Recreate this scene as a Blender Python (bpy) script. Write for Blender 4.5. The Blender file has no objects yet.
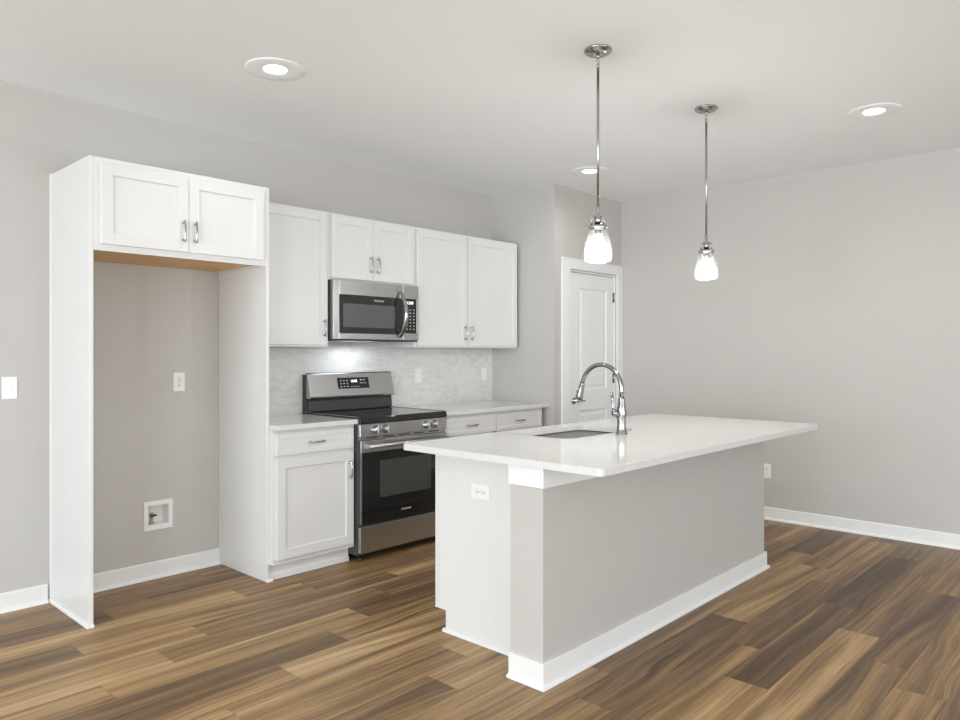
import bpy, bmesh, math, random
from mathutils import Vector, Matrix
from math import pi, sin, cos, radians as R

sc = bpy.context.scene
COL = sc.collection

# ------------------------------------------------------------------ camera, world, light, exposure
cam_d = bpy.data.cameras.new('camera')
cam = bpy.data.objects.new('camera', cam_d)
COL.objects.link(cam)
cam.location = (-1.2895, -4.3642, 1.3357)
cam.rotation_euler = (pi / 2, 0, -0.8202)
cam_d.sensor_width = 36.0
cam_d.lens = 727.76 / 960 * 36.0
cam_d.shift_y = -6.917 / 960
cam_d.clip_start = 0.05
sc.camera = cam

sc.view_settings.view_transform = 'Standard'
sc.view_settings.look = 'None'
sc.view_settings.gamma = 1.0
sc.view_settings.use_curve_mapping = False
sc.view_settings.exposure = 0.30
sc.cycles.max_bounces = 12
sc.cycles.diffuse_bounces = 8
sc.cycles.transparent_max_bounces = 12
sc.cycles.sample_clamp_indirect = 6.0
sc.cycles.use_denoising = True

world = bpy.data.worlds.new('world')
sc.world = world
world.use_nodes = True
world.node_tree.nodes['Background'].inputs[0].default_value = (0.86, 0.92, 1.0, 1)
world.node_tree.nodes['Background'].inputs[1].default_value = 1.2

CEIL = 2.739
XL, XR, YF = -6.0, 4.5716, -9.2          # left wall, right wall, wall behind the camera
XP, YP = 3.541, -0.70                    # pantry box


def area_light(name, loc, rot, sx, sy, power, color=(1, 1, 1), spread=180):
    d = bpy.data.lights.new(name, 'AREA')
    d.shape = 'RECTANGLE'
    d.size, d.size_y = sx, sy
    d.energy = power
    d.color = color
    d.spread = R(spread)
    o = bpy.data.objects.new(name, d)
    o.location = loc
    o.rotation_euler = rot
    COL.objects.link(o)
    return o


# daylight through the windows of the living area behind and left of the camera
WIN_LEFT = [(-8.0, -5.0), (-4.2, -1.2)]           # y ranges on wall_left
WIN_FRONT = [(-3.4, -1.2), (0.4, 2.6)]            # x ranges on wall_front
WZ0, WZ1 = 0.10, 2.50
P_LEFT, P_FRONT = 160, 62
TILT = R(8)                                      # upward tip added to the daylight lamps to brighten the ceiling
DAY = (0.855, 0.94, 1.0)
WH = 2.0
for k, (a, b) in enumerate(WIN_LEFT):
    area_light('daylight', (XL + 0.08 + WH / 2 * sin(TILT), (a + b) / 2, 1.25), (0, -pi / 2 - TILT, 0), WH, b - a, P_LEFT, DAY)
for k, (a, b) in enumerate(WIN_FRONT):
    area_light('daylight', ((a + b) / 2, YF + 0.08 + WH / 2 * sin(TILT), 1.25), (pi / 2 + TILT, 0, 0), b - a, WH, P_FRONT, DAY)
P_DOWN = 2.1            # watts of each recessed ceiling light
P_PEND = 13             # watts of each pendant bulb
P_HOOD = 1.0           # watts of the lamp under the microwave


# ------------------------------------------------------------------ materials
def s2l(c):
    return tuple(((v / 255) / 12.92 if v / 255 <= 0.04045 else ((v / 255 + 0.055) / 1.055) ** 2.4) for v in c)


class NT:
    def __init__(self, name):
        self.m = bpy.data.materials.new(name)
        self.m.use_nodes = True
        self.t = self.m.node_tree
        self.b = self.t.nodes['Principled BSDF']
        self.out = self.t.nodes['Material Output']

    def n(self, typ, **kw):
        nd = self.t.nodes.new(typ)
        for k, v in kw.items():
            if k in nd.inputs:
                nd.inputs[k].default_value = v
            else:
                setattr(nd, k, v)
        return nd

    def l(self, a, b):
        self.t.links.new(a, b)

    def math(self, op, a, b=None):
        nd = self.n('ShaderNodeMath', operation=op)
        for i, v in enumerate((a, b)):
            if v is None:
                continue
            if isinstance(v, (int, float)):
                nd.inputs[i].default_value = v
            else:
                self.l(v, nd.inputs[i])
        return nd.outputs[0]

    def ramp(self, fac, stops):
        nd = self.n('ShaderNodeValToRGB')
        e = nd.color_ramp.elements
        while len(e) < len(stops):
            e.new(0.5)
        for i, (p, c) in enumerate(stops):
            e[i].position = p
            e[i].color = (*c, 1)
        self.l(fac, nd.inputs[0])
        return nd.outputs[0]


def paint(name, col, rough=0.5, noise=0.012, scale=6, bump=0.0, spec=0.5, bscale=180):
    t = NT(name)
    tc = t.n('ShaderNodeTexCoord')
    ns = t.n('ShaderNodeTexNoise', Scale=scale, Detail=3.0)
    t.l(tc.outputs['Object'], ns.inputs['Vector'])
    lo = tuple(max(0, v * (1 - noise)) for v in col)
    hi = tuple(min(1, v * (1 + noise)) for v in col)
    t.l(t.ramp(ns.outputs['Fac'], [(0.3, lo), (0.7, hi)]), t.b.inputs['Base Color'])
    t.b.inputs['Roughness'].default_value = rough
    t.b.inputs['Specular IOR Level'].default_value = spec
    if bump:
        n2 = t.n('ShaderNodeTexNoise', Scale=bscale, Detail=2.0)
        t.l(tc.outputs['Object'], n2.inputs['Vector'])
        bp = t.n('ShaderNodeBump', Strength=bump, Distance=0.001)
        t.l(n2.outputs['Fac'], bp.inputs['Height'])
        t.l(bp.outputs['Normal'], t.b.inputs['Normal'])
    return t.m


def metal(name, col, rough=0.25, streak=(1, 1, 60), amount=0.1, rvar=0.05):
    t = NT(name)
    tc = t.n('ShaderNodeTexCoord')
    mp = t.n('ShaderNodeMapping')
    mp.inputs['Scale'].default_value = streak
    ns = t.n('ShaderNodeTexNoise', Scale=8.0, Detail=4.0)
    t.l(tc.outputs['Object'], mp.inputs['Vector'])
    t.l(mp.outputs[0], ns.inputs['Vector'])
    t.b.inputs['Metallic'].default_value = 1.0
    t.l(t.ramp(ns.outputs['Fac'], [(0.25, tuple(v * (1 - amount) for v in col)), (0.75, tuple(min(1, v * (1 + amount)) for v in col))]), t.b.inputs['Base Color'])
    r = t.math('MULTIPLY_ADD', ns.outputs['Fac'], rvar)
    r.node.inputs[2].default_value = rough - rvar / 2
    t.l(r, t.b.inputs['Roughness'])
    return t.m


def glow(name, col, strength):
    t = NT(name)
    t.b.inputs['Base Color'].default_value = (*col, 1)
    t.b.inputs['Emission Color'].default_value = (*col, 1)
    t.b.inputs['Emission Strength'].default_value = strength
    return t.m


def quartz():
    t = NT('white_quartz')
    tc = t.n('ShaderNodeTexCoord')
    v = t.n('ShaderNodeTexNoise', Scale=260.0, Detail=2.0)
    v2 = t.n('ShaderNodeTexNoise', Scale=70.0, Detail=3.0)
    t.l(tc.outputs['Object'], v.inputs['Vector'])
    t.l(tc.outputs['Object'], v2.inputs['Vector'])
    f = t.math('ADD', t.math('MULTIPLY', v.outputs['Fac'], 0.6), t.math('MULTIPLY', v2.outputs['Fac'], 0.4))
    c = t.ramp(f, [(0.30, (0.46, 0.45, 0.435)), (0.40, (0.66, 0.655, 0.64)), (0.62, (0.70, 0.695, 0.68)), (0.72, (0.79, 0.79, 0.78))])
    t.l(c, t.b.inputs['Base Color'])
    t.b.inputs['Roughness'].default_value = 0.09
    return t.m


def marble_tile():
    t = NT('marble_tile')
    tc = t.n('ShaderNodeTexCoord')
    sx = t.n('ShaderNodeSeparateXYZ')
    t.l(tc.outputs['Object'], sx.inputs[0])
    cb = t.n('ShaderNodeCombineXYZ')
    t.l(sx.outputs['X'], cb.inputs['X'])
    t.l(sx.outputs['Z'], cb.inputs['Y'])
    br = t.n('ShaderNodeTexBrick', Scale=1.0)
    br.offset = 0.5
    br.inputs['Brick Width'].default_value = 0.61
    br.inputs['Row Height'].default_value = 0.155
    br.inputs['Mortar Size'].default_value = 0.0012
    br.inputs['Mortar Smooth'].default_value = 0.4
    br.inputs['Color1'].default_value = (0, 0, 0, 1)
    br.inputs['Color2'].default_value = (1, 1, 1, 1)
    t.l(cb.outputs[0], br.inputs['Vector'])
    off = t.n('ShaderNodeVectorMath', operation='MULTIPLY_ADD')
    t.l(br.outputs['Color'], off.inputs[0])
    off.inputs[1].default_value = (7, 3, 5)
    t.l(tc.outputs['Object'], off.inputs[2])
    n1 = t.n('ShaderNodeTexNoise', Scale=4.0, Detail=8.0, Roughness=0.6, Distortion=0.7)
    rm = t.n('ShaderNodeMapping')
    rm.inputs['Rotation'].default_value = (0, R(35), 0)
    rm.inputs['Scale'].default_value = (0.7, 1.0, 2.4)
    t.l(off.outputs[0], rm.inputs['Vector'])
    t.l(rm.outputs[0], n1.inputs['Vector'])
    vein = t.math('ABSOLUTE', t.math('SUBTRACT', n1.outputs['Fac'], 0.5))
    n2 = t.n('ShaderNodeTexNoise', Scale=18.0, Detail=6.0, Roughness=0.7)
    t.l(off.outputs[0], n2.inputs['Vector'])
    c1 = t.ramp(vein, [(0.0, (0.62, 0.615, 0.60)), (0.010, (0.70, 0.695, 0.675)), (0.04, (0.74, 0.735, 0.715)), (0.2, (0.78, 0.775, 0.755))])
    c2 = t.ramp(n2.outputs['Fac'], [(0.3, (0.92, 0.92, 0.92)), (0.65, (1, 1, 1))])
    mx = t.n('ShaderNodeMix', data_type='RGBA', blend_type='MULTIPLY')
    mx.inputs['Factor'].default_value = 1.0
    t.l(c1, mx.inputs['A'])
    t.l(c2, mx.inputs['B'])
    mg = t.n('ShaderNodeMix', data_type='RGBA')
    t.l(t.math('MULTIPLY', br.outputs['Fac'], 0.55), mg.inputs['Factor'])
    t.l(mx.outputs['Result'], mg.inputs['A'])
    mg.inputs['B'].default_value = (0.80, 0.80, 0.79, 1)
    t.l(mg.outputs['Result'], t.b.inputs['Base Color'])
    t.b.inputs['Roughness'].default_value = 0.22
    return t.m


def floor_wood():
    t = NT('vinyl_plank_wood')
    uv = t.n('ShaderNodeUVMap', uv_map='plank')
    sx = t.n('ShaderNodeSeparateXYZ')
    t.l(uv.outputs[0], sx.inputs[0])
    u, v = sx.outputs['X'], sx.outputs['Y']
    tone = t.n('ShaderNodeAttribute', attribute_name='tone').outputs['Fac']
    seed = t.n('ShaderNodeAttribute', attribute_name='seed').outputs['Fac']
    plen = t.n('ShaderNodeAttribute', attribute_name='plank_length').outputs['Fac']

    def vec(su, sv, ks, warp=None):
        c = t.n('ShaderNodeCombineXYZ')
        t.l(t.math('MULTIPLY', u, su), c.inputs['X'])
        vv = t.math('MULTIPLY', v, sv)
        if warp is not None:
            vv = t.math('ADD', vv, warp)
        t.l(vv, c.inputs['Y'])
        t.l(t.math('MULTIPLY', seed, ks), c.inputs['Z'])
        return c.outputs[0]

    wn = t.n('ShaderNodeTexNoise', Scale=1.0, Detail=2.0)
    t.l(vec(1.0, 4.0, 91.0), wn.inputs['Vector'])
    amp = t.math('ADD', t.math('MULTIPLY', t.math('GREATER_THAN', seed, 0.68), 1.7), 0.8)
    warp = t.math('MULTIPLY', t.math('SUBTRACT', wn.outputs['Fac'], 0.5), amp)
    big = t.n('ShaderNodeTexNoise', Scale=1.0, Detail=3.0, Roughness=0.55)
    t.l(vec(0.45, 12.0, 57.0, warp), big.inputs['Vector'])
    mid = t.n('ShaderNodeTexNoise', Scale=1.0, Detail=4.0, Roughness=0.6)
    t.l(vec(0.9, 55.0, 33.0, t.math('MULTIPLY', warp, 3.5)), mid.inputs['Vector'])
    fine = t.n('ShaderNodeTexNoise', Scale=1.0, Detail=3.0, Roughness=0.7)
    t.l(vec(5.0, 230.0, 13.0, t.math('MULTIPLY', warp, 9.0)), fine.inputs['Vector'])
    a = t.math('MULTIPLY', t.math('SUBTRACT', big.outputs['Fac'], 0.5), 1.12)
    b = t.math('MULTIPLY', t.math('SUBTRACT', mid.outputs['Fac'], 0.5), 0.72)
    c = t.math('MULTIPLY', t.math('SUBTRACT', fine.outputs['Fac'], 0.5), 0.60)
    vein = t.n('ShaderNodeTexNoise', Scale=1.0, Detail=2.0, Roughness=0.5)
    t.l(vec(0.7, 34.0, 71.0, t.math('MULTIPLY', warp, 2.6)), vein.inputs['Vector'])
    dk = t.ramp(vein.outputs['Fac'], [(0.60, (0, 0, 0)), (0.70, (1, 1, 1))])
    d = t.math('MULTIPLY', dk, -0.17)
    f = t.math('ADD', t.math('ADD', tone, t.math('ADD', a, d)), t.math('ADD', b, c))
    colr = t.ramp(f, [(0.05, s2l((80, 62, 47))), (0.30, s2l((112, 88, 63))), (0.52, s2l((147, 117, 80))), (0.76, s2l((180, 149, 106))), (1.0, s2l((207, 182, 142)))])
    # joints between planks
    W = 0.1795
    ev = t.math('MINIMUM', v, t.math('SUBTRACT', W, v))
    eu = t.math('MINIMUM', u, t.math('SUBTRACT', plen, u))
    e = t.math('LESS_THAN', t.math('MINIMUM', ev, eu), 0.0011)
    mx = t.n('ShaderNodeMix', data_type='RGBA', blend_type='MULTIPLY')
    t.l(t.math('MULTIPLY', e, 0.55), mx.inputs['Factor'])
    t.l(colr, mx.inputs['A'])
    mx.inputs['B'].default_value = (0.25, 0.2, 0.16, 1)
    t.l(mx.outputs['Result'], t.b.inputs['Base Color'])
    rr = t.math('MULTIPLY_ADD', fine.outputs['Fac'], 0.16)
    rr.node.inputs[2].default_value = 0.34
    t.l(rr, t.b.inputs['Roughness'])
    t.b.inputs['Specular IOR Level'].default_value = 0.35
    bp = t.n('ShaderNodeBump', Strength=0.12, Distance=0.001)
    t.l(t.math('SUBTRACT', fine.outputs['Fac'], e), bp.inputs['Height'])
    t.l(bp.outputs['Normal'], t.b.inputs['Normal'])
    return t.m


def raw_wood():
    t = NT('maple_veneer')
    tc = t.n('ShaderNodeTexCoord')
    mp = t.n('ShaderNodeMapping')
    mp.inputs['Scale'].default_value = (1.5, 30, 30)
    ns = t.n('ShaderNodeTexNoise', Scale=2.0, Detail=5.0)
    t.l(tc.outputs['Object'], mp.inputs['Vector'])
    t.l(mp.outputs[0], ns.inputs['Vector'])
    t.l(t.ramp(ns.outputs['Fac'], [(0.3, s2l((208, 156, 86))), (0.7, s2l((228, 184, 114)))]), t.b.inputs['Base Color'])
    t.b.inputs['Roughness'].default_value = 0.4
    return t.m


def seeded_glass():
    t = NT('seeded_glass')
    tr = t.n('ShaderNodeBsdfTransparent')
    tr.inputs[0].default_value = (0.97, 0.975, 0.97, 1)
    gl = t.n('ShaderNodeBsdfGlossy', Roughness=0.06)
    gl.inputs[0].default_value = (1, 1, 1, 1)
    df = t.n('ShaderNodeBsdfTranslucent')
    df.inputs[0].default_value = (0.95, 0.95, 0.94, 1)
    tc = t.n('ShaderNodeTexCoord')
    vo = t.n('ShaderNodeTexVoronoi', Scale=95.0)
    t.l(tc.outputs['Object'], vo.inputs['Vector'])
    seed = t.ramp(vo.outputs['Distance'], [(0.18, (1, 1, 1)), (0.42, (0, 0, 0))])
    bp = t.n('ShaderNodeBump', Strength=0.9, Distance=0.003)
    t.l(vo.outputs['Distance'], bp.inputs['Height'])
    t.l(bp.outputs['Normal'], gl.inputs['Normal'])
    lw = t.n('ShaderNodeLayerWeight', Blend=0.32)
    m1 = t.n('ShaderNodeMixShader')
    fr = t.math('ADD', t.math('MULTIPLY', lw.outputs['Facing'], 0.45), 0.02)
    t.l(fr, m1.inputs[0])
    t.l(tr.outputs[0], m1.inputs[1])
    m0 = t.n('ShaderNodeMixShader')
    m0.inputs[0].default_value = 0.035
    t.l(gl.outputs[0], m0.inputs[1])
    t.l(df.outputs[0], m0.inputs[2])
    t.l(m0.outputs[0], m1.inputs[2])
    m2 = t.n('ShaderNodeMixShader')
    t.l(t.math('ADD', t.math('MULTIPLY', seed, 0.16), 0.025), m2.inputs[0])
    t.l(m1.outputs[0], m2.inputs[1])
    t.l(m0.outputs[0], m2.inputs[2])
    t.l(m2.outputs[0], t.out.inputs['Surface'])
    return t.m


def window_glass():
    t = NT('window_glass')
    tr = t.n('ShaderNodeBsdfTransparent')
    gl = t.n('ShaderNodeBsdfGlossy', Roughness=0.02)
    fz = t.n('ShaderNodeFresnel', IOR=1.45)
    mx = t.n('ShaderNodeMixShader')
    t.l(fz.outputs[0], mx.inputs[0])
    t.l(tr.outputs[0], mx.inputs[1])
    t.l(gl.outputs[0], mx.inputs[2])
    t.l(mx.outputs[0], t.out.inputs['Surface'])
    return t.m


def dark_glass(name, col, rough, spec=0.5):
    t = NT(name)
    tc = t.n('ShaderNodeTexCoord')
    ns = t.n('ShaderNodeTexNoise', Scale=3.0)
    t.l(tc.outputs['Object'], ns.inputs['Vector'])
    t.l(t.ramp(ns.outputs['Fac'], [(0.3, tuple(v * 0.95 for v in col)), (0.7, col)]), t.b.inputs['Base Color'])
    t.b.inputs['Roughness'].default_value = rough
    t.b.inputs['Specular IOR Level'].default_value = spec
    return t.m


M = {}
M['wall'] = paint('greige_wall_paint', (0.520, 0.498, 0.473), 0.62, 0.01, 2.0, 0.06)
M['ceiling'] = paint('ceiling_paint', (0.885, 0.900, 0.915), 0.85, 0.008, 1.5, 0.05)
M['white'] = paint('white_cabinet_paint', (0.725, 0.722, 0.708), 0.32, 0.008, 4.0)
M['trim'] = paint('white_trim_paint', (0.80, 0.80, 0.79), 0.33, 0.008, 4.0)
M['plate'] = paint('white_plate_plastic', (0.83, 0.83, 0.81), 0.3, 0.005, 9.0)
M['slot'] = paint('dark_slot', (0.03, 0.03, 0.03), 0.6, 0.01)
M['quartz'] = quartz()
M['marble'] = marble_tile()
M['floor'] = floor_wood()
M['rawwood'] = raw_wood()
M['steel'] = metal('brushed_stainless', (0.50, 0.50, 0.50), 0.30, (0.4, 90, 90), 0.03)
M['sink'] = metal('sink_stainless', (0.13, 0.13, 0.128), 0.30, (20, 20, 2), 0.08)  # shade inside the bowl is put into this darkened steel colour
M['chrome'] = metal('polished_nickel', (0.36, 0.36, 0.355), 0.14, (3, 3, 3), 0.05)
M['nickel'] = metal('brushed_nickel', (0.42, 0.415, 0.405), 0.22, (3, 3, 30), 0.07)
M['glass'] = seeded_glass()
M['pane'] = window_glass()
M['black_glass'] = dark_glass('black_ceramic_glass', (0.012, 0.012, 0.013), 0.05)
M['oven_glass'] = dark_glass('black_oven_glass', (0.010, 0.010, 0.011), 0.04)
M['oven_window'] = dark_glass('oven_window_glass', (0.05, 0.053, 0.05), 0.08)
M['mw_glass'] = dark_glass('microwave_door_glass', (0.022, 0.022, 0.023), 0.12)
M['mw_window'] = dark_glass('microwave_window_mesh', (0.10, 0.10, 0.098), 0.30)
M['black'] = paint('black_enamel', (0.018, 0.018, 0.019), 0.35, 0.02)
M['charcoal'] = paint('charcoal_enamel', (0.05, 0.05, 0.052), 0.4, 0.02)
M['icon'] = glow('display_icon_grey', (0.40, 0.41, 0.43), 0.10)
M['digits'] = glow('display_digits', (0.85, 0.95, 1.0), 1.6)
M['logo'] = paint('printed_grey_lettering', (0.62, 0.62, 0.62), 0.4, 0.01)
M['bulb'] = glow('lit_bulb', (1.0, 0.97, 0.92), 14.0)
M['led'] = glow('led_lens', (1.0, 0.985, 0.96), 9.0)
M['brass'] = metal('brass_valve', (0.42, 0.38, 0.30), 0.3, (3, 3, 3), 0.1)


# ------------------------------------------------------------------ mesh building
class MB:
    def __init__(self):
        self.bm = bmesh.new()
        self.smooth = []

    def _merge(self, tmp, smooth=False):
        tmp.verts.index_update()
        mp = [self.bm.verts.new(v.co) for v in tmp.verts]
        for f in tmp.faces:
            try:
                nf = self.bm.faces.new([mp[v.index] for v in f.verts])
                nf.smooth = smooth or f.smooth
            except ValueError:
                pass
        tmp.free()
        return self

    def box(self, x0, x1, y0, y1, z0, z1, bev=0.0, seg=1):
        t = bmesh.new()
        bmesh.ops.create_cube(t, size=1.0)
        for v in t.verts:
            v.co = Vector(((x0 + x1) / 2 + v.co.x * (x1 - x0), (y0 + y1) / 2 + v.co.y * (y1 - y0), (z0 + z1) / 2 + v.co.z * (z1 - z0)))
        if bev > 0:
            bmesh.ops.bevel(t, geom=t.edges[:], offset=bev, segments=seg, affect='EDGES', profile=0.5)
        return self._merge(t)

    def prism(self, pts, axis, a, b, bev=0.0):
        """polygon in the two other axes (in xyz order) pushed along axis from a to b"""
        t = bmesh.new()
        def mk(p, q):
            if axis == 'x': return (q, p[0], p[1])
            if axis == 'y': return (p[0], q, p[1])
            return (p[0], p[1], q)
        lo = [t.verts.new(mk(p, a)) for p in pts]
        hi = [t.verts.new(mk(p, b)) for p in pts]
        n = len(pts)
        t.faces.new(lo[::-1])
        t.faces.new(hi)
        for i in range(n):
            t.faces.new([lo[i], lo[(i + 1) % n], hi[(i + 1) % n], hi[i]])
        bmesh.ops.recalc_face_normals(t, faces=t.faces[:])
        if bev > 0:
            bmesh.ops.bevel(t, geom=t.edges[:], offset=bev, segments=1, affect='EDGES')
        return self._merge(t)

    def lathe(self, prof, origin, axis=(0, 0, 1), seg=32, smooth=True):
        """prof: list of (radius, height) along axis from origin"""
        t = bmesh.new()
        ax = Vector(axis).normalized()
        q = Vector((0, 0, 1)).rotation_difference(ax)
        o = Vector(origin)
        rings = []
        for r, h in prof:
            if r < 1e-6:
                rings.append([t.verts.new(o + q @ Vector((0, 0, h)))])
            else:
                rings.append([t.verts.new(o + q @ Vector((r * cos(2 * pi * i / seg), r * sin(2 * pi * i / seg), h))) for i in range(seg)])
        for a, b in zip(rings, rings[1:]):
            for i in range(seg):
                j = (i + 1) % seg
                if len(a) == 1 and len(b) == 1: continue
                if len(a) == 1: t.faces.new([a[0], b[i], b[j]])
                elif len(b) == 1: t.faces.new([a[i], a[j], b[0]])
                else: t.faces.new([a[i], a[j], b[j], b[i]])
        for rg, flip in ((rings[0], True), (rings[-1], False)):
            if len(rg) > 1:
                f = t.faces.new(rg[::-1] if flip else rg)
        bmesh.ops.recalc_face_normals(t, faces=t.faces[:])
        for f in t.faces:
            f.smooth = smooth and len(f.verts) <= 4
        return self._merge(t)

    def tube(self, pts, rad, seg=12, cap=True):
        """swept tube; rad a number or one radius per point"""
        t = bmesh.new()
        pts = [Vector(p) for p in pts]
        n = len(pts)
        rads = [rad] * n if isinstance(rad, (int, float)) else rad
        tang = []
        for i in range(n):
            a = pts[max(0, i - 1)]; b = pts[min(n - 1, i + 1)]
            tang.append((b - a).normalized())
        up = Vector((0, 0, 1)) if abs(tang[0].z) < 0.9 else Vector((1, 0, 0))
        nrm = tang[0].cross(up).normalized()
        rings = []
        for i in range(n):
            if i:
                nrm = tang[i - 1].rotation_difference(tang[i]) @ nrm
            bi = tang[i].cross(nrm).normalized()
            rings.append([t.verts.new(pts[i] + rads[i] * (cos(2 * pi * k / seg) * nrm + sin(2 * pi * k / seg) * bi)) for k in range(seg)])
        for a, b in zip(rings, rings[1:]):
            for k in range(seg):
                j = (k + 1) % seg
                t.faces.new([a[k], a[j], b[j], b[k]]).smooth = True
        if cap:
            t.faces.new(rings[0][::-1])
            t.faces.new(rings[-1])
        bmesh.ops.recalc_face_normals(t, faces=t.faces[:])
        return self._merge(t)

    def loft(self, loops, cap0=True, cap1=True, smooth=False):
        t = bmesh.new()
        rs = [[t.verts.new(p) for p in lp] for lp in loops]
        n = len(rs[0])
        for a, b in zip(rs, rs[1:]):
            for k in range(n):
                j = (k + 1) % n
                t.faces.new([a[k], a[j], b[j], b[k]]).smooth = smooth
        if cap0: t.faces.new(rs[0][::-1])
        if cap1: t.faces.new(rs[-1])
        return self._merge(t)

    def text(self, body, size, origin, xdir, ydir, depth=0.0006):
        cu = bpy.data.curves.new('lettering', 'FONT')
        cu.body = body
        cu.size = size
        cu.align_x = 'CENTER'
        cu.align_y = 'CENTER'
        cu.extrude = depth
        ob = bpy.data.objects.new('lettering', cu)
        COL.objects.link(ob)
        dg = bpy.context.evaluated_depsgraph_get()
        me = bpy.data.meshes.new_from_object(ob.evaluated_get(dg))
        X = Vector(xdir); Y = Vector(ydir); Z = X.cross(Y)
        o = Vector(origin)
        t = bmesh.new()
        t.from_mesh(me)
        for v in t.verts:
            v.co = o + v.co.x * X + v.co.y * Y + v.co.z * Z
        bpy.data.objects.remove(ob)
        bpy.data.curves.remove(cu)
        bpy.data.meshes.remove(me)
        return self._merge(t)


ORIG = {}


def mesh_obj(name, mb, mat, parent=None, loc=None, flat=True):
    o0 = ORIG[parent.name] if parent is not None else Vector(loc or (0, 0, 0))
    for v in mb.bm.verts:
        v.co -= o0
    me = bpy.data.meshes.new(name)
    mb.bm.to_mesh(me)
    mb.bm.free()
    me.materials.append(M[mat])
    o = bpy.data.objects.new(name, me)
    COL.objects.link(o)
    if parent is not None:
        o.parent = parent
    else:
        o.location = o0
    ORIG[o.name] = o0
    return o


def tag(o, label=None, cat=None, group=None, kind=None):
    if label: o['label'] = label
    if cat: o['category'] = cat
    if group: o['group'] = group
    if kind: o['kind'] = kind
    return o


def thing(name, label, cat, loc, group=None):
    o = bpy.data.objects.new(name, None)
    o.empty_display_size = 0.05
    COL.objects.link(o)
    o.location = loc
    ORIG[o.name] = Vector(loc)
    return tag(o, label, cat, group)


def copy_tree(o, parent=None):
    c = o.copy()
    COL.objects.link(c)
    if parent is not None:
        c.parent = parent
    for ch in list(o.children):
        copy_tree(ch, c)
    return c


def struct(name, mb, mat):
    return tag(mesh_obj(name, mb, mat), kind='structure')


def rrect(x0, x1, y0, y1, r, n=6):
    pts = []
    for cx, cy, a0 in ((x1 - r, y1 - r, 0), (x0 + r, y1 - r, 90), (x0 + r, y0 + r, 180), (x1 - r, y0 + r, 270)):
        for k in range(n + 1):
            a = R(a0 + 90 * k / n)
            pts.append((cx + r * cos(a), cy + r * sin(a)))
    return pts


# ------------------------------------------------------------------ room shell
T = 0.12
W = 0.1795
L = 1.2175
rnd = random.Random(11)
# rows of planks run along x; a joint of each row and the tones of the planks seen, some with island shadow put in, measured from the photograph
joint = {0: .763, 1: .373, 2: .13, 3: .757, 4: -.13, 5: .353, 6: .109, 7: 1.026, 8: .77, 9: .393, 10: .06, 11: 1.012, 12: .763, 13: .30, 14: 1.30, 15: 1.032, 16: 1.97, 17: 1.603, 18: 2.485, 19: 2.188, 20: 1.97, 21: 1.2, 22: 2.2}
tones = {0: (.50, .50), 1: (.48, .34), 2: (.34, .56), 3: (.64, .46), 4: (.38, .62), 5: (.58, .42), 6: (.66, .48), 7: (.66, .40), 8: (.40, .62), 9: (.46, .76), 10: (.54, .62), 11: (.50, .70), 12: (.38, .64), 13: (.56, .54), 14: (.52, .44), 15: (.50, .36), 16: (.46, .34), 17: (.54, .25), 18: (.58, .30), 19: (.37, .27), 20: (.44, .40), 21: (.40, .34), 22: (.38, .30)}
special = {(7, -1): .66, (7, 0): .38, (7, 1): .36, (15, 1): .62, (15, 2): .44, (16, 1): .44, (17, 1): .26, (17, 2): .34, (15, 0): .28, (16, 0): .38, (16, -1): .46, (3, 1): .58, (6, 1): .52, (5, 1): .55, (14, 0): .36, (14, 1): .46}
fl_v, fl_f, fl_uv, fl_tone, fl_seed, fl_len = [], [], [], [], [], []
x_lo, x_hi = XL, XR + 0.0
nrow = int(math.ceil(-YF / W))
for r in range(nrow):
    y1 = -r * W
    y0 = max(-(r + 1) * W, YF)
    j0 = joint.get(r, rnd.uniform(0, L))
    k0 = int(math.floor((x_lo - j0) / L))
    k = k0
    while j0 + k * L < x_hi:
        a, b = j0 + k * L, j0 + (k + 1) * L
        xa, xb = max(a, x_lo), min(b, x_hi)
        if xb - xa > 1e-4:
            if (r, k) in special: tn = special[(r, k)]
            elif k == -1 and r in tones: tn = tones[r][0]
            elif k == 0 and r in tones: tn = tones[r][1]
            else: tn = rnd.choice((.34, .40, .46, .52, .58, .62))
            i = len(fl_v)
            fl_v += [(xa, y0, 0), (xb, y0, 0), (xb, y1, 0), (xa, y1, 0)]
            fl_f.append((i, i + 1, i + 2, i + 3))
            fl_uv += [(xa - a, y0 + (r + 1) * W), (xb - a, y0 + (r + 1) * W), (xb - a, W), (xa - a, W)]
            fl_tone.append(tn)
            fl_seed.append(rnd.random())
            fl_len.append(L)
        k += 1
me = bpy.data.meshes.new('floor')
me.from_pydata(fl_v, [], fl_f)
uvl = me.uv_layers.new(name='plank')
for i, c in enumerate(fl_uv):
    uvl.data[i].uv = c
for nm, vals in (('tone', fl_tone), ('seed', fl_seed), ('plank_length', fl_len)):
    at = me.attributes.new(nm, 'FLOAT', 'FACE')
    for i, v in enumerate(vals):
        at.data[i].value = v
me.materials.append(M['floor'])
floor = bpy.data.objects.new('floor', me)
COL.objects.link(floor)
tag(floor, kind='structure')

struct('ceiling', MB().box(XL - T, XR + T, YF - T, T, CEIL, CEIL + 0.1), 'ceiling')
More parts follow.
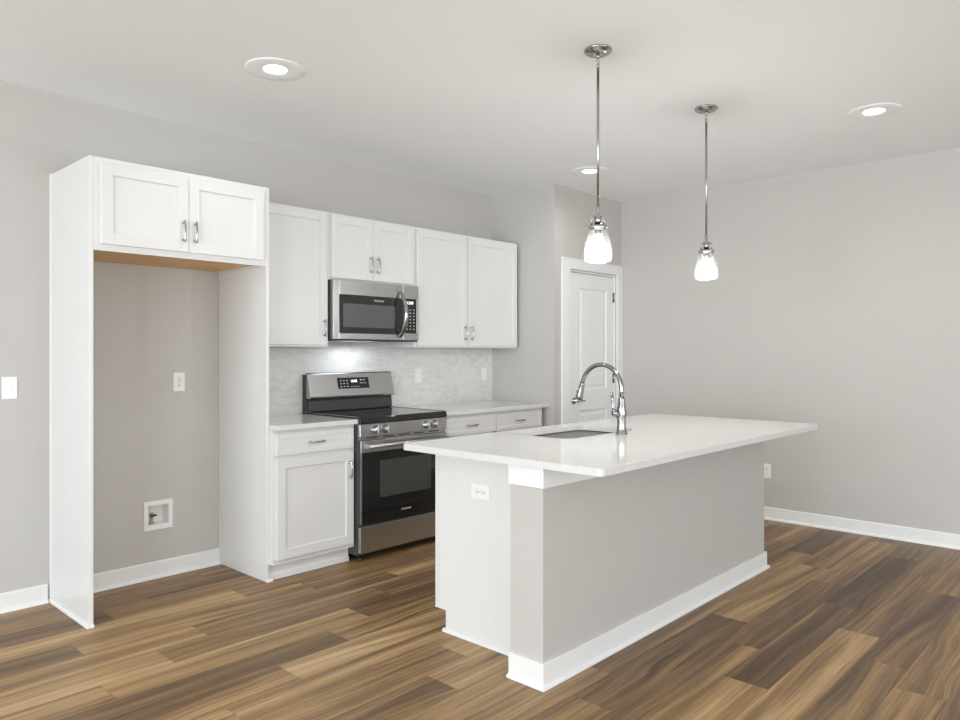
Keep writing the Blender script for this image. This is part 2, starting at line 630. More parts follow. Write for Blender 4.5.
# recessed water box hole in the back wall: the wall is built round it
BX0, BX1, BZ0, BZ1 = 0.512, 0.640, 0.312, 0.432
wb = MB()
wb.box(XL - T, BX0, 0, T, 0, CEIL)
wb.box(BX1, XR + T, 0, T, 0, CEIL)
wb.box(BX0, BX1, 0, T, 0, BZ0)
wb.box(BX0, BX1, 0, T, BZ1, CEIL)
wb.box(BX0, BX1, 0.085, T, BZ0, BZ1)
struct('wall_back', wb, 'wall')
struct('wall_right', MB().box(XR, XR + T, YF, 0, 0, CEIL), 'wall')
struct('wall_pantry_side', MB().box(XP, XP + 0.1, YP + 0.1, 0, 0, CEIL), 'wall')
DX0, DX1, DZ = 3.755, 4.470, 2.045
wp = MB()
wp.box(XP, DX0, YP, YP + 0.1, 0, CEIL)
wp.box(DX1, XR, YP, YP + 0.1, 0, CEIL)
wp.box(DX0, DX1, YP, YP + 0.1, DZ, CEIL)
struct('wall_pantry_front', wp, 'wall')


def wall_with_windows(name, axis, pos0, pos1, lo, hi, wins):
    m = MB()
    def seg(a, b, z0, z1):
        if axis == 'x': m.box(pos0, pos1, a, b, z0, z1)
        else: m.box(a, b, pos0, pos1, z0, z1)
    e = lo
    for a, b in wins:
        seg(e, a, 0, CEIL)
        seg(a, b, 0, WZ0)
        seg(a, b, WZ1, CEIL)
        e = b
    seg(e, hi, 0, CEIL)
    struct(name, m, 'wall')


wall_with_windows('wall_left', 'x', XL - T, XL, YF, 0, WIN_LEFT)
wall_with_windows('wall_front', 'y', YF - T, YF, XL - T, XR + T, WIN_FRONT)
wn = 0
for axis, wins, c in (('x', WIN_LEFT, XL - T / 2), ('y', WIN_FRONT, YF - T / 2)):
    for a, b in wins:
        wn += 1
        m = MB(); g = MB()
        def seg(mm, p, q, z0, z1, h):
            if axis == 'x': mm.box(c - h, c + h, p, q, z0, z1)
            else: mm.box(p, q, c - h, c + h, z0, z1)
        seg(m, a, a + .05, WZ0, WZ1, .03); seg(m, b - .05, b, WZ0, WZ1, .03)
        seg(m, a, b, WZ0, WZ0 + .05, .03); seg(m, a, b, WZ1 - .05, WZ1, .03)
        seg(m, (a + b) / 2 - .025, (a + b) / 2 + .025, WZ0, WZ1, .03)
        f = struct('window_%d' % wn, m, 'trim')
        seg(g, a + .05, b - .05, WZ0 + .05, WZ1 - .05, .003)
        mesh_obj('pane', g, 'pane', f)

BBH = 0.098


def baseboard(name, axis, wallpos, sgn, a, b, mat='trim', h=BBH):
    """board 12 mm thick with eased top and a quarter-round shoe; sgn is the side of the wall it stands on"""
    m = MB()
    w = wallpos
    prof = [(w, 0), (w + sgn * .012, 0), (w + sgn * .012, h - .006), (w + sgn * .008, h), (w, h)]
    shoe = [(w + sgn * .012, 0)] + [(w + sgn * (.012 + .016 * cos(R(t))), .018 * sin(R(t))) for t in (0, 30, 60, 90)]
    ax = 'x' if axis == 'x' else 'y'
    m.prism(prof, ax, a, b)
    m.prism(shoe, ax, a, b)
    return struct(name, m, mat)


PT = 0.019
FW = 0.9773                    # fridge recess outer width
FD = 0.568
FH = 2.298
baseboard('baseboard_back', 'x', 0, -1, XL, -0.018)
baseboard('baseboard_recess', 'x', 0, -1, PT + 0.001, FW - PT - 0.001)
baseboard('baseboard_right', 'y', XR, -1, YF, YP - 0.03)
baseboard('baseboard_left', 'y', XL, 1, YF, 0)
baseboard('baseboard_front', 'x', YF, 1, XL, XR)
baseboard('baseboard_pantry', 'x', YP, -1, XP, 3.628)

# pantry door: casing (structure trim) and the slab
cs = MB()
yc0, yc1 = YP - 0.020, YP
cs.box(3.632, 3.745, yc0, yc1, 0, 2.053, .002)
cs.box(4.480, XR - 0.002, yc0, yc1, 0, 2.053, .002)
cs.box(3.632, XR - 0.002, yc0, yc1, 2.053, 2.128, .002)
cs.box(3.622, XR - 0.002, yc0 - .006, yc1, 2.128, 2.142, .002)
struct('trim_1', cs, 'trim')
jb = MB()
jb.box(DX0, DX0 + .012, YP, YP + .1, 0, DZ - .012)
jb.box(DX1 - .012, DX1, YP, YP + .1, 0, DZ - .012)
jb.box(DX0, DX1, YP, YP + .1, DZ - .012, DZ)
struct('trim_2', jb, 'trim')


def panel_door(x0, x1, yf, yb, z0, z1, panels):
    """moulded slab: frame with recessed, raised-field panels on the front (-y) side"""
    m = MB()
    m.box(x0, x1, yf + .010, yb, z0, z1)
    xs = (panels[0][0], panels[0][1])
    m.box(x0, xs[0], yf, yf + .0105, z0, z1)
    m.box(xs[1], x1, yf, yf + .0105, z0, z1)
    zz = z0
    for (a, b, p, q) in sorted(panels, key=lambda t: t[2]):
        m.box(a, b, yf, yf + .0105, zz, p)
        zz = q
        # sloped sticking and raised field
        def loop(d, y):
            return [(a + d, y, p + d), (b - d, y, p + d), (b - d, y, q - d), (a + d, y, q - d)]
        m.loft([loop(0, yf), loop(.016, yf + .0098), loop(.030, yf + .0098), loop(.048, yf + .003)], cap0=False, cap1=True)
    m.box(xs[0], xs[1], yf, yf + .0105, zz, z1)
    return m


SX0, SX1 = DX0 + .015, DX1 - .015
yd = YP + 0.012
pd = panel_door(SX0, SX1, yd, yd + .035, 0.010, DZ - .016,
                [(SX0 + .135, SX1 - .110, 0.22, 0.84), (SX0 + .135, SX1 - .110, 1.01, 1.905)])
door = struct('door_1', pd, 'trim')
for z in (0.28, 1.06, 1.80):
    mesh_obj('hinge', MB().lathe([(.006, 0), (.006, .09)], (SX1 + .006, yd - .006, z), seg=12).box(SX1 - .018, SX1 + .004, yd - .002, yd, z, z + .09), 'nickel', door)
lv = MB()
lx, lz = SX0 + .062, 0.925
lv.lathe([(.0, 0), (.030, 0), (.030, .006), (.024, .011), (.011, .012), (.011, .045), (.0, .045)], (lx, yd, lz), (0, -1, 0), 24)
lv.tube([(lx, yd - .040, lz), (lx + .05, yd - .042, lz + .001), (lx + .115, yd - .038, lz - .002)], [.009, .008, .006], 10)
mesh_obj('door_handle', lv, 'nickel', door)


# ------------------------------------------------------------------ cabinets
def shaker(m, x0, x1, z0, z1, yf, fr=.057, th=.019, rec=.009):
    """frame-and-panel front; yf is its front face (towards -y)"""
    yb = yf + th
    m.box(x0, x0 + fr, yf, yb, z0, z1, .0012)
    m.box(x1 - fr, x1, yf, yb, z0, z1, .0012)
    m.box(x0 + fr - .0005, x1 - fr + .0005, yf, yb, z0, z0 + fr, .0012)
    m.box(x0 + fr - .0005, x1 - fr + .0005, yf, yb, z1 - fr, z1, .0012)
    m.box(x0 + fr - .002, x1 - fr + .002, yf + rec, yb - .002, z0 + fr - .002, z1 - fr + .002)
    return m


def pull(cx, cz, yf, vertical=True, ln=.098):
    """bow pull: two posts and an arched bar with small feet"""
    m = MB()
    h = ln / 2
    n = 12
    pts, rad = [], []
    for i in range(n + 1):
        s = -1 + 2 * i / n
        out = .019 + .009 * (1 - s * s)
        p = s * (h + .008)
        pts.append((cx, yf - out, cz + p) if vertical else (cx + p, yf - out, cz))
        rad.append(.0042 + .0012 * (1 - s * s))
    m.tube(pts, rad, 10)
    for s in (-1, 1):
        q = (cx, yf, cz + s * h * .92) if vertical else (cx + s * h * .92, yf, cz)
        m.lathe([(.0, 0), (.0075, 0), (.0075, .003), (.0048, .006), (.0044, .022), (.0, .022)], q, (0, -1, 0), 12)
    return m


def cab_front(root, kind, x0, x1, z0, z1, yf, handle=None):
    m = shaker(MB(), x0, x1, z0, z1, yf, fr=.057 if kind == 'door' else .030, rec=.009 if kind == 'door' else .004)
    d = mesh_obj(kind, m, 'white', root)
    if handle:
        hx, hz, vert = handle
        mesh_obj('handle', pull(hx, hz, yf, vert), 'nickel', d)
    return d


def carcass(x0, x1, y0, y1, z0, z1, th=.016, openz=0.0):
    """box of side, top, bottom and back panels, open towards -y behind its face frame"""
    m = MB()
    m.box(x0, x0 + th, y0, y1, z0, z1)
    m.box(x1 - th, x1, y0, y1, z0, z1)
    m.box(x0 + th, x1 - th, y0, y1, z1 - th, z1)
    m.box(x0 + th, x1 - th, y1 - .008, y1, z0 + .030, z1 - th)
    return m


def face_frame(x0, x1, y0, y1, z0, z1, st=.038, mids=()):
    m = MB()
    m.box(x0, x0 + st, y0, y1, z0, z1, .0008)
    m.box(x1 - st, x1, y0, y1, z0, z1, .0008)
    m.box(x0 + st, x1 - st, y0, y1, z0, z0 + st, .0008)
    m.box(x0 + st, x1 - st, y0, y1, z1 - st, z1, .0008)
    for kind, v in mids:
        if kind == 'z': m.box(x0 + st, x1 - st, y0, y1, v - st / 2, v + st / 2, .0008)
        else: m.box(v - st / 2, v + st / 2, y0, y1, z0 + st, z1 - st, .0008)
    return m


# tall end panels of the refrigerator recess
def tall_panel(x0, x1, label, outer):
    t = thing('tall_end_panel', label, 'panel', ((x0 + x1) / 2, -FD / 2, 0), 'tall white panels beside the refrigerator recess')
    mesh_obj('side_panel', MB().box(x0, x1, -FD, -0.001, 0.001, FH, .001), 'white', t)
    s = MB()
    xo = x0 if outer < 0 else x1
    if outer < 0:
        s.prism([(xo, .001), (xo - .014, .001), (xo - .013, .010), (xo - .006, .018), (xo, .019)], 'y', -FD - .012, -.001)
    s.prism([(-FD, .001), (-FD - .012, .001), (-FD - .011, .010), (-FD - .005, .017), (-FD, .018)], 'x', x0 - (.014 if outer < 0 else 0), x1 + (.018 if outer > 0 else 0))
    mesh_obj('shoe_molding', s, 'trim', t)
    if outer < 0:
        mesh_obj('scribe_strip', MB().box(x0 - .007, x0, -.022, -.001, .02, FH, .0015), 'trim', t)
    return t


tall_panel(0, PT, 'tall white refrigerator end panel with light switch wall on its open side', -1)
tall_panel(FW - PT, FW, 'tall white panel between the empty refrigerator recess and the base cabinet', 1)

# cabinet over the recess
cb = thing('wall_cabinet', 'wide white two-door cabinet bridging the empty refrigerator recess, tan wood underside', 'cabinet', (FW / 2, -FD / 2, 1.84))
ca, cbx = PT + .0008, FW - PT - .0008
mesh_obj('carcass', carcass(ca, cbx, -FD + .019, -.002, 1.842, FH - .001), 'white', cb)
tag(mesh_obj('bottom_panel', MB().box(ca + .016, cbx - .016, -FD + .019, -.002, 1.852, 1.868), 'rawwood', cb), 'tan unpainted wood underside')
mesh_obj('face_frame', face_frame(ca, cbx, -FD, -FD + .0188, 1.840, FH, .040), 'white', cb)
yf = -FD - .0195
mid = FW / 2
cab_front(cb, 'door', .048, mid - .0015, 1.872, FH - .028, yf, (mid - .032, 1.980, True))
cab_front(cb, 'door', mid + .0015, FW - .046, 1.872, FH - .028, yf, (mid + .032, 1.980, True))

UZ0, UZ1, UD = 1.376, 2.2754, 0.316
UF = -UD - .0195


def wall_cab(label, x0, x1, z0, doors):
    t = thing('wall_cabinet', label, 'cabinet', ((x0 + x1) / 2, -UD / 2, z0))
    m = carcass(x0, x1, -UD + .019, -.002, z0 + .001, UZ1 - .001)
    m.box(x0 + .016, x1 - .016, -UD + .019, -.010, z0 + .008, z0 + .022)
    mesh_obj('carcass', m, 'white', t)
    mesh_obj('face_frame', face_frame(x0, x1, -UD, -UD + .0188, z0, UZ1, .034), 'white', t)
    for a, b, h in doors:
        cab_front(t, 'door', a, b, z0 + .014, UZ1 - .012, UF, h)
    return t


wall_cab('white single-door wall cabinet between the tall recess panel and the microwave', FW + .001, 1.5645, UZ0, [(.992, 1.549, (1.520, 1.500, True))])
wall_cab('short white two-door wall cabinet directly above the microwave', 1.5655, 2.3285, 1.827, [(1.582, 1.9375, (1.908, 1.950, True)), (1.9405, 2.312, (1.970, 1.950, True))])
wall_cab('white two-door wall cabinet at the pantry end, right of the microwave', 2.3295, 3.512, UZ0, [(2.346, 2.884, (2.852, 1.494, True)), (2.892, 3.496, (2.924, 1.494, True))])

BD = 0.605
BF = -BD - .0195
BZ = 0.884


def base_cab(label, x0, x1, fronts, mids, toe_end=None):
    t = thing('base_cabinet', label, 'cabinet', ((x0 + x1) / 2, -BD / 2, 0))
    m = carcass(x0, x1, -BD + .019, -.002, .100, BZ)
    m.box(x0 + .016, x1 - .016, -BD + .019, -.010, .102, .118)
    mesh_obj('carcass', m, 'white', t)
    mesh_obj('face_frame', face_frame(x0, x1, -BD, -BD + .0188, .100, BZ, .038, mids), 'white', t)
    mesh_obj('toe_kick', MB().box(x0 + .002, x1 - .002, -.548, -.532, .001, .0995).box(x0 + .002, x1 - .002, -.556, -.548, .001, .030), 'trim', t)
    for kind, a, b, z0, z1, h in fronts:
        cab_front(t, kind, a, b, z0, z1, BF, h)
    return t


base_cab('white base cabinet with one drawer over one door, left of the range', FW + .001, 1.5595,
         [('drawer', .996, 1.545, .735, .862, (1.262, .800, False)), ('door', .996, 1.545, .128, .715, (1.512, .600, True))], [('z', .725)])
base_cab('white base cabinet with two drawers side by side, right of the range', 2.3315, 3.500,
         [('drawer', 2.350, 2.900, .735, .862, (2.632, .800, False)), ('drawer', 2.908, 3.462, .735, .862, (3.185, .800, False)),
          ('door', 2.350, 2.900, .128, .715, (2.866, .628, True)), ('door', 2.908, 3.462, .128, .715, (2.942, .628, True))], [('z', .725), ('x', 2.904)])

CT = 0.9154
tag(mesh_obj('countertop', MB().box(FW + .001, 1.5615, -.6476, -.0115, BZ + .001, CT, .003, 2), 'quartz', None, (1.27, -.33, BZ)),
    'short white quartz countertop left of the range', 'countertop', 'white quartz wall countertops')
tag(mesh_obj('countertop', MB().box(2.3285, XP - .001, -.6476, -.0115, BZ + .001, CT, .003, 2), 'quartz', None, (2.93, -.33, BZ)),
    'long white quartz countertop running from the range to the pantry wall', 'countertop', 'white quartz wall countertops')

bs = MB()
bs.box(FW + .001, 1.5635, -.0105, -.0005, CT - .02, UZ0 - .002)
bs.box(1.5635, 2.3295, -.0105, -.0005, .70, 1.424)
bs.box(2.3295, XP - .001, -.0105, -.0005, CT - .02, UZ0 - .002)
tag(mesh_obj('tile_backsplash', bs, 'marble', None, (2.2, 0, CT)), 'pale grey veined marble tile backsplash behind the range', 'backsplash')


# ------------------------------------------------------------------ range
RX0, RX1 = 1.5625, 2.3265
rg = thing('kitchen_range', 'stainless steel electric range with black glass top between the base cabinets', 'stove', ((RX0 + RX1) / 2, -.33, 0))
RFY = -.640
bd = MB()
bd.box(RX0, RX1, RFY + .002, -.025, .045, .895, .002)
bd.box(RX0 + .03, RX1 - .03, -.600, -.05, .030, .046)
mesh_obj('body', bd, 'charcoal', rg)
for x in (RX0 + .05, RX1 - .05):
    for y in (-.60, -.08):
        mesh_obj('foot', MB().lathe([(.0, 0.001), (.018, .001), (.018, .012), (.010, .016), (.010, .032), (.0, .032)], (x, y, 0), seg=12), 'black', rg)
# cooktop: glass sheet with a thick black front lip
ck = MB()
ck.prism([(-.668, .884), (-.672, .890), (-.664, .9215), (-.655, .925), (-.060, .925), (-.060, .9135), (-.640, .9000), (-.645, .884)], 'x', RX0 - .001, RX1 + .001, .0012)
mesh_obj('cooktop', ck, 'black_glass', rg)
for a in (RX0 - .001, RX1 - .010):
    mesh_obj('cooktop_trim', MB().box(a, a + .011, -.640, -.062, .9255, .9275, .0008), 'steel', rg)
# control panel with four knobs
mesh_obj('control_panel', MB().prism([(-.640, .800), (-.668, .802), (-.664, .882), (-.640, .883)], 'x', RX0, RX1, .002), 'steel', rg)
for x in (1.683, 1.768, 2.128, 2.209):
    k = MB().lathe([(.0, 0), (.027, 0), (.027, .004), (.0235, .008), (.0215, .030), (.0185, .034), (.0, .034)], (x, -.6665, .842), (0, -1, .05), 24)
    k.box(x - .0035, x + .0035, -.7045, -.690, .820, .864, .001)
    ko = mesh_obj('knob', k, 'steel', rg)
# vent slots between panel and door
vs = MB()
vs.box(RX0 + .004, RX1 - .004, -.652, -.640, .778, .800)
mesh_obj('vent_strip', vs, 'steel', rg)
for i in range(5):
    a = RX0 + .06 + i * .135
    mesh_obj('vent_slot', MB().box(a, a + .10, -.6535, -.650, .787, .794), 'black', rg)
# oven door
DF = -.672
dr = MB()
dr.box(RX0 + .002, RX1 - .002, DF + .006, -.641, .242, .776, .002)
od = mesh_obj('oven_door', dr, 'charcoal', rg)
mesh_obj('door_rail', MB().box(RX0 + .002, RX1 - .002, DF, DF + .0055, .700, .776, .002), 'steel', od)
og = mesh_obj('door_glass', MB().box(RX0 + .012, RX1 - .012, DF + .0005, DF + .0055, .246, .699, .001), 'oven_glass', od)
wnm = MB().prism([(p[0], p[1]) for p in rrect(RX0 + .155, RX1 - .155, .400, .640, .012, 3)], 'y', DF - .0004, DF + .0004)
mesh_obj('window', wnm, 'oven_window', od)
for a in (RX0 + .002, RX1 - .0115):
    mesh_obj('edge_trim', MB().box(a, a + .0095, DF + .001, DF + .0055, .246, .699), 'steel', od)
hd = MB()
hy = DF - .046
hd.tube([(RX0 + .030, hy, .742), (RX1 - .030, hy, .742)], .0135, 16)
for x in (RX0 + .055, RX1 - .055):
    hd.prism([(DF, .726), (DF, .758), (hy + .004, .752), (hy + .004, .732)], 'x', x - .014, x + .014, .002)
mesh_obj('handle', hd, 'steel', od)
mesh_obj('lettering', MB().text('FRIGIDAIRE', .017, ((RX0 + RX1) / 2, DF - .0002, .295), (1, 0, 0), (0, 0, 1), .0004), 'logo', od)
# storage drawer
mesh_obj('storage_drawer', MB().box(RX0 + .002, RX1 - .002, DF + .002, -.641, .060, .228, .003, 2), 'steel', rg)
# backguard
bg = MB()
bg.box(RX0 + .004, RX1 - .004, -.058, -.012, .895, 1.185, .002)
bgo = mesh_obj('backguard', bg, 'charcoal', rg)
mesh_obj('lower_panel', MB().prism([(-.058, .930), (-.086, .930), (-.080, 1.004), (-.058, 1.010)], 'x', RX0 + .012, RX1 - .012, .002), 'charcoal', bgo)
mesh_obj('vent_gap', MB().box(RX0 + .010, RX1 - .010, -.0725, -.058, 1.004, 1.030), 'black', bgo)
fp = MB()
fp.prism([(-.0585, 1.022), (-.100, 1.018), (-.106, 1.030), (-.104, 1.046), (-.066, 1.188), (-.058, 1.196), (-.0585, 1.196)], 'x', RX0 + .006, RX1 - .006, .0015)
fpo = mesh_obj('fascia', fp, 'steel', bgo)
# the display lies on the slanted fascia
sl = Vector((0, .038, .142)).normalized()
nrm = Vector((0, -.142, .038)).normalized()


def onf(x, z, out):
    k = (z - 1.046) / .142
    return Vector((x, -.104 + .038 * k, z)) + nrm * out


def slab_on(m, x0, x1, z0, z1, out, th):
    lo = [onf(x0, z0, out), onf(x1, z0, out), onf(x1, z1, out), onf(x0, z1, out)]
    hi = [onf(x0, z0, out + th), onf(x1, z0, out + th), onf(x1, z1, out + th), onf(x0, z1, out + th)]
    return m.loft([lo, hi])


mesh_obj('display', slab_on(MB(), 1.812, 2.090, 1.080, 1.158, .0002, .0016), 'black_glass', bgo)
spots = [(1.832 + i * .028, .014, 1.092 + j * .021) for i in range(3) for j in range(3)]
spots += [(1.925 + i * .020, .010, 1.090) for i in range(4)]
spots += [(2.010 + i * .022, .012, 1.114) for i in range(3)]
spots += [(2.012 + i * .026, .020, 1.136) for i in range(2)]
for x, wd, z in spots:
    mesh_obj('icon', slab_on(MB(), x, x + wd, z, z + .006, .0018, .0004), 'icon', bgo)
mesh_obj('clock', MB().text('12:00', .026, onf(1.955, 1.132, .0021), (1, 0, 0), tuple(sl), .0003), 'digits', bgo)


# ------------------------------------------------------------------ microwave
MX0, MX1, MZ0, MZ1 = 1.5665, 2.3275, 1.425, 1.8255
MFY = -.372
mw = thing('microwave', 'stainless steel microwave with bow handle hung under the short wall cabinet', 'microwave', ((MX0 + MX1) / 2, -.19, MZ0))
mesh_obj('body', MB().box(MX0, MX1, -.345, -.0125, MZ0 + .004, MZ1, .002), 'charcoal', mw)
mesh_obj('base_vent', MB().box(MX0 + .004, MX1 - .004, -.366, -.02, MZ0 - .006, MZ0 + .0035, .002), 'black', mw)
XD = 2.176
GT, GB, GL = 1.729, 1.470, MX0 + .052
mdm = MB()
mdm.box(MX0, GL - .0005, MFY, -.346, MZ0 + .004, MZ1, .003, 2)
mdm.box(GL - .001, XD, MFY, -.346, MZ0 + .004, GB, .002)
mdm.box(GL - .001, XD, MFY, -.346, GT, MZ1, .002)
mdm.box(GL - .001, XD, MFY + .006, -.346, GB, GT)
md = mesh_obj('door', mdm, 'steel', mw)
mesh_obj('door_glass', MB().box(GL, XD, MFY, MFY + .0058, GB + .0005, GT - .0005, .001), 'mw_glass', md)
mesh_obj('window', MB().prism(rrect(1.648, 2.100, 1.511, 1.670, .008, 3), 'y', MFY - .0006, MFY + .0004), 'mw_window', md)
mesh_obj('lettering', MB().text('FRIGIDAIRE', .017, (1.955, MFY - .0003, 1.699), (1, 0, 0), (0, 0, 1), .0004), 'logo', md)
hn = MB()
pts, rd = [], []
for i in range(21):
    s = -1 + 2 * i / 20
    pts.append((2.138 + .004 * (1 - s * s), MFY - .012 - .062 * (1 - s * s), 1.612 + s * .158))
    rd.append(.0135 + .0035 * (1 - s * s))
hn.tube(pts, rd, 14)
for z in (1.612 - .152, 1.612 + .152):
    hn.lathe([(.0, 0), (.013, 0), (.013, .005), (.010, .016), (.0, .016)], (2.138, MFY, z), (0, -1, 0), 16)
mesh_obj('handle', hn, 'chrome', md)
cpm = MB()
cpm.box(XD + .003, MX1, MFY + .001, -.346, MZ0 + .004, 1.480, .002)
cpm.box(XD + .003, MX1, MFY + .001, -.346, GT, MZ1, .002)
cpm.box(MX1 - .018, MX1, MFY + .001, -.346, 1.4805, GT - .0005, .002)
cpm.box(XD + .003, MX1 - .0185, MFY + .006, -.346, 1.4805, GT - .0005)
cp = mesh_obj('control_panel', cpm, 'steel', mw)
mesh_obj('control_glass', MB().box(XD + .003, MX1 - .0185, MFY + .0008, MFY + .0058, 1.481, GT - .0005, .001), 'mw_glass', cp)
for i in range(3):
    for j in range(7):
        x = XD + .030 + i * .034
        z = 1.506 + j * .0235
        mesh_obj('button', MB().box(x, x + .013, MFY + .0004, MFY + .0010, z, z + .007), 'icon', cp)
mesh_obj('clock', MB().text('12:00', .028, (XD + .068, MFY + .0005, 1.700), (1, 0, 0), (0, 0, 1), .0003), 'digits', cp)
# cooktop lamp under the microwave
mesh_obj('lamp_lens', MB().box(1.90, 1.96, -.12, -.08, MZ0 - .008, MZ0 - .0065), 'plate', mw)
area_light('cooktop_lamp', (1.93, -.15, MZ0 - .012), (R(-10), 0, 0), .30, .06, P_HOOD, (.86, .93, 1.0))


# ------------------------------------------------------------------ island
IX0, IX1, IY0, IYK = 1.000, 3.226, -2.570, -2.400
EX = 1.152                      # outer face of the end panel
IZ = 0.881
il = thing('kitchen_island', 'white kitchen island base with grey painted half wall in the middle of the floor', 'island', (2.1, -2.2, 0))
tag(mesh_obj('half_wall', MB().box(IX0, IX1, IY0, IYK, .001, IZ - .001, .002), 'wall', il), 'greige painted half wall of the island')
IBH = .102


def ring(z0, z1, out, th):
    """board round the half wall: front, both ends (mitred outer corner)"""
    m = MB()
    m.box(IX0 - out, IX1 + out, IY0 - out, IY0, z0, z1, .0015)
    m.box(IX0 - out, IX0, IY0 + .0002, IYK, z0, z1, .0015)
    m.box(IX1, IX1 + out, IY0 + .0002, IYK, z0, z1, .0015)
    return m


mesh_obj('frieze_board', ring(.797, IZ - .0012, .013, 0), 'trim', il)
mesh_obj('baseboard', ring(.0012, IBH, .013, 0), 'trim', il)
sh = MB()
o1 = .013
shp = lambda s, w: [(w, .0012), (w + s * .013, .0012), (w + s * .012, .009), (w + s * .006, .015), (w, .017)]
sh.prism(shp(-1, IY0 - o1), 'x', IX0 - o1 - .013, IX1 + o1 + .013)
sh.prism(shp(-1, IX0 - o1), 'y', IY0 - o1 - .013, IYK)
sh.prism(shp(1, IX1 + o1), 'y', IY0 - o1 - .013, IYK)
# end panel with a toe notch and its own shoe
YE = -1.790
YT = -1.862
ep = MB()
ep.prism([(IYK - .0 + .001, .001), (YT, .001), (YT, .102), (YE - .0205, .102), (YE - .0205, IZ - .001), (IYK + .001, IZ - .001)], 'x', EX, EX + .018, .0008)
mesh_obj('end_panel', ep, 'white', il)
mesh_obj('corner_stile', MB().box(EX - .0005, EX + .018, YE - .0195, YE, .102, IZ - .001, .001), 'white', il)
ep2 = MB()
ep2.prism([(IYK + .001, .001), (YT, .001), (YT, .102), (YE, .102), (YE, IZ - .001), (IYK + .001, IZ - .001)], 'x', 3.170, 3.188, .0008)
mesh_obj('end_panel', ep2, 'white', il)
sh.prism(shp(-1, EX), 'y', IYK + .001, YT + .013)
sh.prism([(EX - .013, .0012), (EX - .013 + .018, .0012), (EX + .006, .012), (EX - .008, .012)], 'y', YT - .002, YT + .013)
mesh_obj('shoe_molding', sh, 'trim', il)
mesh_obj('scribe_strip', MB().box(EX - .006, EX, IYK + .001, IYK + .024, .02, IZ - .002, .0012), 'trim', il)
# working side: carcass with doors and drawers facing the range
kx0, kx1 = EX + .0185, 3.1695
km = MB()
km.box(kx0, kx1, IYK + .001, IYK + .016, .10, IZ - .001)
km.box(kx0, kx1, IYK + .016, YE - .020, .108, .126)
km.box(kx0, kx1, YE - .020, YE - .001, .108, .150)
km.box(kx0, kx1, YE - .020, YE - .001, .840, IZ - .001)
for x in (kx0, 1.60, 2.32, 2.70, kx1 - .018):
    km.box(x, x + .018, YE - .020, YE - .001, .150, .840)
mesh_obj('carcass', km, 'white', il)
mesh_obj('toe_kick', MB().box(kx0, kx1, YT - .016, YT, .001, .107), 'trim', il)
for a, b in ((kx0 + .002, 1.607), (1.611, 1.967), (1.971, 2.327), (2.331, 2.707), (2.711, kx1 - .002)):
    m = MB()
    shaker(m, a, b, .125, .860, 0.0)
    for v in m.bm.verts:                      # turn the front round to face +y
        v.co = Vector((a + b - v.co.x, YE + .019 - v.co.y, v.co.z))
    bmesh.ops.recalc_face_normals(m.bm, faces=m.bm.faces[:])
    d = mesh_obj('door', m, 'white', il)
    h = pull(b - .03, .76, 0.0)
    for v in h.bm.verts:
        v.co = Vector((a + b - v.co.x, YE + .019 - v.co.y, v.co.z))
    mesh_obj('handle', h, 'nickel', d)

# countertop with a sink cut-out
CX0, CX1, CY0, CY1, CZ0, CZ1 = .958, 3.280, -2.875, -1.765, .882, .912
SX = (1.620, 2.270, -2.245, -1.850)


def holed_slab(outer, inner, z0, z1):
    t = bmesh.new()
    eds = []
    for lp in (outer, inner):
        vs = [t.verts.new((x, y, z1)) for x, y in lp]
        eds += [t.edges.new((vs[i], vs[(i + 1) % len(vs)])) for i in range(len(vs))]
    bmesh.ops.triangle_fill(t, edges=eds, use_beauty=True)
    for f in t.faces:
        if f.normal.z < 0: f.normal_flip()
    top = t.faces[:]
    r = bmesh.ops.extrude_face_region(t, geom=top)
    vs = [g for g in r['geom'] if isinstance(g, bmesh.types.BMVert)]
    bmesh.ops.translate(t, verts=vs, vec=(0, 0, z0 - z1))
    bmesh.ops.recalc_face_normals(t, faces=t.faces[:])
    return t


m = MB()
m._merge(holed_slab(rrect(CX0, CX1, CY0, CY1, .022, 6), rrect(*SX, .075, 8), CZ0, CZ1))
ct = tag(mesh_obj('island_countertop', m, 'quartz', None, (2.1, -2.3, CZ0)), 'large white speckled quartz island top with sink cut-out', 'countertop')
bvm = ct.modifiers.new('edge', 'BEVEL')
bvm.width = .0025
bvm.segments = 2
bvm.limit_method = 'ANGLE'
bvm.angle_limit = R(50)

# undermount sink
sk = MB()
lp = lambda d, r, z: [(x, y, z) for x, y in rrect(SX[0] + d, SX[1] - d, SX[2] + d, SX[3] - d, r, 8)]
loops = [lp(-.022, .09, CZ0 - .0025), lp(.003, .073, CZ0 - .0025), lp(.004, .072, CZ0 - .012), lp(.010, .070, .720), lp(.020, .062, .695), lp(.050, .040, .683), lp(.16, .02, .680)]
outs = [lp(.158, .02, .677), lp(.048, .040, .680), lp(.017, .064, .692), lp(.007, .072, .720), lp(.001, .074, CZ0 - .012), lp(-.022, .09, CZ0 - .0045)]
sk.loft(loops + outs, cap0=False, cap1=True, smooth=True)
t = thing('kitchen_sink', 'stainless undermount sink set in the island top', 'sink', ((SX[0] + SX[1]) / 2, (SX[2] + SX[3]) / 2, .68))
# close the bowl floor
fl = [(x, y, .680) for x, y in rrect(SX[0] + .16, SX[1] - .16, SX[2] + .16, SX[3] - .16, .02, 8)]
sk.prism([(p[0], p[1]) for p in fl], 'z', .6772, .680)
mesh_obj('basin', sk, 'sink', t)
dm = MB().lathe([(.0, .0), (.043, .0), (.043, .003), (.036, .0045), (.030, .002), (.0, .001)], ((SX[0] + SX[1]) / 2, (SX[2] + SX[3]) / 2, .6805), seg=24)
mesh_obj('drain', dm, 'chrome', t)

